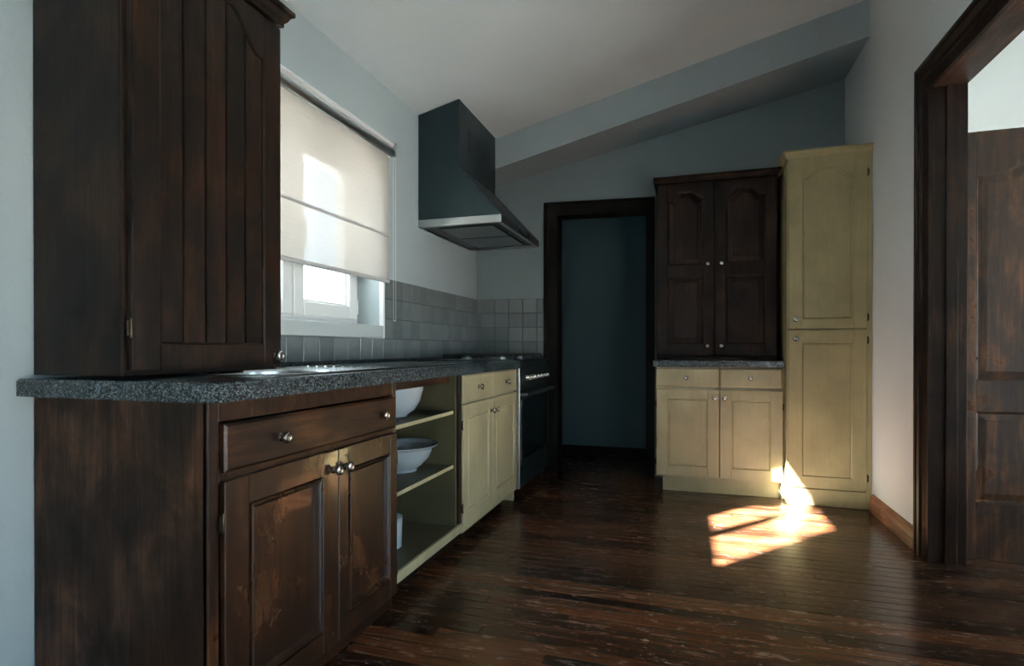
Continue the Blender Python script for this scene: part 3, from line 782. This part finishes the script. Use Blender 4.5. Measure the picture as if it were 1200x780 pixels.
# ---- right dark hutch cabinet
hx = 1.442; hw = 0.772; HF = 4.055; hd = BW0-0.004-HF-0.02; hh = 1.235
hu = thing('wall_cabinet', 'near black two door wall cabinet standing on the short right countertop', 'cabinet', (hx, BW0-0.004, 0.902), 0)
mb = MB(); mb.box(0, 0.016, -hd, 0, 0, hh); mb.box(hw-0.016, hw, -hd, 0, 0, hh); mb.box(0.016, hw-0.016, -hd, 0, 0, 0.02); mb.box(0.016, hw-0.016, -hd, 0, hh-0.02, hh)
mb.box(0.016, hw-0.016, -0.01, 0, 0.02, hh-0.02); mb.box(hw/2-0.012, hw/2+0.012, -hd, -hd+0.02, 0.02, hh-0.02)
mb.build('body', M['hutch_wood'], hu)
yf = -hd-0.02; mid = 0.383
for a, b_, kx in ((0.006, mid-0.004, mid-0.045), (mid+0.004, hw-0.006, mid+0.042)):
    dd = panel_door(hu, a, b_, 0.030, hh-0.020, yf, M['hutch_wood'], stile=0.066, t=0.019, rows=[(0.105, 0.575, 0), (0.650, hh-0.075, 0.05)], style='raised')
    knob(dd, kx, yf, 0.650, 0.013); knob(dd, kx, yf, 0.095, 0.013)
cornice(hu, hw, hd+0.02, [(0.0, hh-0.012), (0.006, hh-0.010), (0.010, hh+0.004), (0.022, hh+0.014), (0.022, hh+0.030), (0.0, hh+0.030)], M['hutch_wood'])

# ---- tall cream cupboard
tx = 2.250; tw = R-0.004-tx; TF = 3.897; TB = by(tx)-0.012
tc_ = thing('tall_cupboard', 'tall cream pantry cupboard with two stacked doors in the right back corner', 'cupboard', (tx, TB, 0), 0)
td = TB-TF-0.02
mb = MB(); mb.box(0, 0.018, -td, 0, 0, 2.16); mb.box(tw-0.018, tw, -td, 0, 0, 2.16); mb.box(0.018, tw-0.018, -0.01, 0, 0, 2.16)
for z in (0.10, 1.09, 2.14): mb.box(0.018, tw-0.018, -td, -0.01, z, z+0.018)
mb.box(tw-0.03, tw, -td-0.014, -td, 0, 2.17)
mb.build('body', M['cream_tall'], tc_)
MB().box(0.0, tw-0.03, -td-0.016, -td, 0.0, 0.104, 0.002).build('plinth', M['cream_tall'], tc_)
yf = -td-0.02
dd = panel_door(tc_, 0.006, tw-0.026, 1.103, 2.165, yf, M['cream_tall'], stile=0.075, t=0.019, rows=[(1.160, 2.100, 0.055)], style='shallow')
knob(dd, 0.045, yf, 1.160); hinge(dd, tw-0.023, yf+0.004, 1.17); hinge(dd, tw-0.023, yf+0.004, 2.05)
dd = panel_door(tc_, 0.006, tw-0.026, 0.112, 1.094, yf, M['cream_tall'], stile=0.075, t=0.019, rows=[(0.178, 1.022, 0)], style='shallow')
knob(dd, 0.045, yf, 1.040); hinge(dd, tw-0.023, yf+0.004, 1.03); hinge(dd, tw-0.023, yf+0.004, 0.19)
cornice(tc_, tw, td+0.014, [(0.0, 2.160), (0.004, 2.160), (0.006, 2.172), (0.014, 2.180), (0.018, 2.196), (0.030, 2.204), (0.030, 2.214), (0.0, 2.214)], M['cream_tall'], True, False)

# ------------------------------------------------------------------ stove
sy = 3.478; sw = 0.80
st = thing('stove', 'dark freestanding gas stove with an oven at the end of the left counter', 'stove', (0.012, sy, 0), PI/2)
MB().box(0, sw, -0.575, -0.01, 0.06, 0.885, 0.003).build('body', M['stove'], st)
MB().box(-0.004, sw+0.004, -0.600, -0.004, 0.885, 0.905, 0.005, 2).build('hob_top', M['stove'], st)
MB().box(-0.0015, 0.008, -0.604, -0.575, 0.07, 0.895, 0.002).build('edge_trim', M['steel'], st)
cp = MB(); cp.hexa([(0.01, -0.612, 0.715), (sw, -0.612, 0.715), (sw, -0.575, 0.715), (0.01, -0.575, 0.715),
                    (0.01, -0.596, 0.880), (sw, -0.596, 0.880), (sw, -0.575, 0.880), (0.01, -0.575, 0.880)])
cpo = cp.build('control_panel', M['stove'], st)
for k in range(7):
    kx = 0.14+k*0.088
    kb = MB().lathe([(0.020, -0.002), (0.022, 0.004), (0.018, 0.008), (0.016, 0.024), (0.013, 0.027), (0.0, 0.027)], (0, 0, 0), 'Y', 18)
    kb.box(-0.003, 0.003, -0.034, -0.024, -0.016, 0.016, 0.001)
    kb.build('control_knob', M['chrome'], cpo, True, (kx, -0.606, 0.785))
od = MB().box(0.012, sw, -0.598, -0.576, 0.215, 0.705, 0.004, 2).build('oven_door', M['stove'], st)
MB().box(0.05, sw-0.04, -0.602, -0.597, 0.245, 0.640, 0.002).build('glass', M['oven_glass'], od)
mb = MB(); mb.tube([(0.03, -0.600, 0.678), (0.035, -0.645, 0.680), (0.06, -0.652, 0.681), (sw/2, -0.660, 0.682), (sw-0.06, -0.652, 0.681), (sw-0.035, -0.645, 0.680), (sw-0.03, -0.600, 0.678)], 0.011, 10)
mb.build('handle', M['steel'], od, True)
MB().box(0.012, sw, -0.598, -0.576, 0.066, 0.208, 0.004, 2).build('drawer_panel', M['stove'], st)
for px, py in ((0.04, -0.54), (sw-0.04, -0.54), (0.04, -0.05), (sw-0.04, -0.05)):
    MB().lathe([(0.018, 0), (0.018, 0.01), (0.012, 0.012), (0.012, 0.06)], (px, py, 0), 'Z', 12).build('foot', M['black'], st)
for (bx_, by_, br) in ((0.17, -0.42, 0.045), (0.17, -0.17, 0.036), (0.63, -0.42, 0.036), (0.63, -0.17, 0.045), (0.40, -0.30, 0.055)):
    bu = MB().lathe([(br*1.25, 0.0), (br*1.25, 0.004), (br, 0.006), (br, 0.014), (br*0.9, 0.015), (0, 0.015)], (bx_, by_, 0.905), 'Z', 24).build('burner', M['steel'], st, True)
    MB().lathe([(br*0.8, 0.015), (br*0.8, 0.022), (br*0.7, 0.024), (0, 0.024)], (bx_, by_, 0.905), 'Z', 24).build('burner_cap', M['black_iron'], bu, True)
for g0, g1 in ((0.03, 0.275), (0.285, 0.515), (0.525, 0.77)):
    mb = MB(); zt_ = 0.943; gm = (g0+g1)/2
    for x_ in (g0, g1-0.009): mb.box(x_, x_+0.009, -0.55, -0.05, zt_-0.010, zt_, 0.002)
    for y_ in (-0.55, -0.304, -0.059): mb.box(g0, g1, y_, y_+0.009, zt_-0.010, zt_, 0.002)
    mb.box(gm-0.004, gm+0.004, -0.55, -0.36, zt_-0.010, zt_, 0.002); mb.box(gm-0.004, gm+0.004, -0.24, -0.05, zt_-0.010, zt_, 0.002)
    for x_ in (g0, g1-0.009):
        for y_ in (-0.55, -0.059): mb.box(x_, x_+0.009, y_, y_+0.009, 0.905, zt_)
    mb.build('pan_support', M['black_iron'], st)

# ------------------------------------------------------------------ range hood
hy = 3.265; hw_ = 0.90
hd_ = thing('range_hood', 'dark steel chimney range hood mounted on the wall above the stove', 'range hood', (0.002, hy, 1.755), PI/2)
mb = MB()  # canopy: back flush, near side vertical, front slope
zl0, zl1, zc1 = 0.0, 0.046, 0.365
LD = 0.560; DD = 0.282; dw = 0.69
lo = [(0, 0, zl1), (0, -LD, zl1), (hw_, -LD, zl1), (hw_, 0, zl1)]
up = [(0, 0, zc1), (0, -DD, zc1), (dw, -DD, zc1), (dw, 0, zc1)]
mb.rings([lo, up], True, True); mb.build('canopy', M['hood'], hd_)
mb = MB()
ring = lambda o_, z: [(-0.001+o_, 0, z), (-0.001+o_, -LD-0.002+o_, z), (hw_+0.001-o_, -LD-0.002+o_, z), (hw_+0.001-o_, 0, z)]
mb.rings([ring(0.03, zl0+0.012), ring(0.03, zl0), ring(0, zl0), ring(0, zl1), ring(0.003, zl1+0.002)], False, True)
lipo = mb.build('lip', M['hood_lip'], hd_)
for k in range(5):
    MB().lathe([(0.0055, 0), (0.0055, 0.004), (0.004, 0.0055), (0, 0.0055)], (0.42+k*0.03, -LD-0.002, 0.023), 'Y', 12).build('button', M['chrome'], lipo, True)
MB().box(0.36, 0.62, -LD-0.0035, -LD-0.0015, 0.008, 0.038).build('button_panel', M['black'], lipo)
MB().box(0.0, hw_, -LD, -0.002, 0.010, 0.014).build('underside', M['stove'], hd_)
for k in range(2):
    g = MB(); x0 = 0.10+k*0.36
    g.box(x0, x0+0.34, -0.48, -0.10, 0.004, 0.010, 0.002)
    fl = g.build('filter', M['hood'], hd_)
    g = MB()
    for q in range(14): g.box(x0+0.012+q*0.0235, x0+0.024+q*0.0235, -0.47, -0.11, 0.001, 0.004)
    r_ = g.build('filter_ribs', M['steel'], fl); r_['kind'] = 'stuff'
mb = MB(); tz0, tz1 = HC-1.755-0.004, 0
mb.hexa([(0, -DD, zc1), (dw, -DD, zc1), (dw, 0, zc1), (0, 0, zc1),
         (0, -DD, cz(DD)-1.757), (dw, -DD, cz(DD)-1.757), (dw, 0, cz(0)-1.757), (0, 0, cz(0)-1.757)])
du = mb.build('duct_cover', M['hood'], hd_)
mb = MB(); mb.box(0.16, 0.56, -DD-0.003, -DD+0.001, 0.50, 0.66, 0.001); vg = mb.build('vent_grille', M['black'], du)
for k in range(7): MB().box(0.17, 0.55, -DD-0.006, -DD-0.002, 0.512+k*0.020, 0.520+k*0.020).build('vent_slat', M['stove'], du)

# ------------------------------------------------------------------ bowls and pot on the open shelves
def bowl(name, label, loc, prof, group=None):
    mb = MB(); mb.lathe(prof, (0, 0, 0), 'Z', 48, False)
    o = mb.build(name, M['porcelain'], None, True, loc); return tag(o, label, 'bowl', group)
prof = [(0.0, 0.003), (0.062, 0.003), (0.064, 0.0), (0.070, 0.0), (0.072, 0.010), (0.100, 0.030), (0.128, 0.062), (0.142, 0.094), (0.150, 0.106), (0.166, 0.112),
        (0.168, 0.116), (0.160, 0.117), (0.146, 0.112), (0.137, 0.100), (0.124, 0.066), (0.096, 0.036), (0.06, 0.014), (0.0, 0.012)]
bowl('mixing_bowl', 'white flared rim basin standing on the middle open shelf', (0.385, 2.334, 0.4145), [(a*1.03, b_*1.06) for a, b_ in prof])
prof2 = [(0.0, 0.003), (0.055, 0.003), (0.057, 0.0), (0.062, 0.0), (0.066, 0.008), (0.100, 0.032), (0.122, 0.070), (0.134, 0.115), (0.137, 0.145),
         (0.141, 0.150), (0.136, 0.152), (0.131, 0.145), (0.127, 0.112), (0.115, 0.072), (0.092, 0.038), (0.055, 0.014), (0.0, 0.012)]
bowl('mixing_bowl', 'deep white round bowl on the top open shelf just under the countertop', (0.40, 2.23, 0.6775), prof2)
pt = thing('storage_pot', 'white cylindrical pot on the bottom board, mostly hidden by the dark cabinet', 'pot', (0.40, 2.155, 0.121))
MB().lathe([(0.0, 0), (0.072, 0), (0.076, 0.004), (0.078, 0.12), (0.074, 0.124), (0.070, 0.12), (0.068, 0.008), (0, 0.006)], (0, 0, 0), 'Z', 36, False).build('body', M['porcelain'], pt, True)
MB().lathe([(0.0765, 0.1255), (0.078, 0.130), (0.05, 0.142), (0.012, 0.146), (0.012, 0.152), (0.018, 0.16), (0.0, 0.166)], (0, 0, 0), 'Z', 36, False).build('lid', M['porcelain'], pt, True)

# ------------------------------------------------------------------ carved door standing open in the next room
od_ = thing('panelled_door', 'dark carved wooden door standing open beyond the right doorway', 'door', (R+0.140, 3.175, 0.004))
d = panel_door(od_, 0.0, 0.84, 0.0, 1.978, -0.045, M['door_wood'], stile=0.067, t=0.040, rows=[(0.262, 0.685, 0), (0.825, 1.835, 0.06)], style='raised')
d.name = 'leaf'
for c_ in list(d.children):
    c_.name = 'panel'
mb = MB(); mb.box(0.745, 0.790, -0.051, -0.045, 0.88, 1.08, 0.003); pl = mb.build('lock_plate', M['hinge'], d)
MB().tube([(0.768, -0.048, 1.02), (0.768, -0.090, 1.02), (0.755, -0.095, 1.02), (0.665, -0.095, 1.018)], 0.008, 10).build('handle', M['hinge'], d, True)
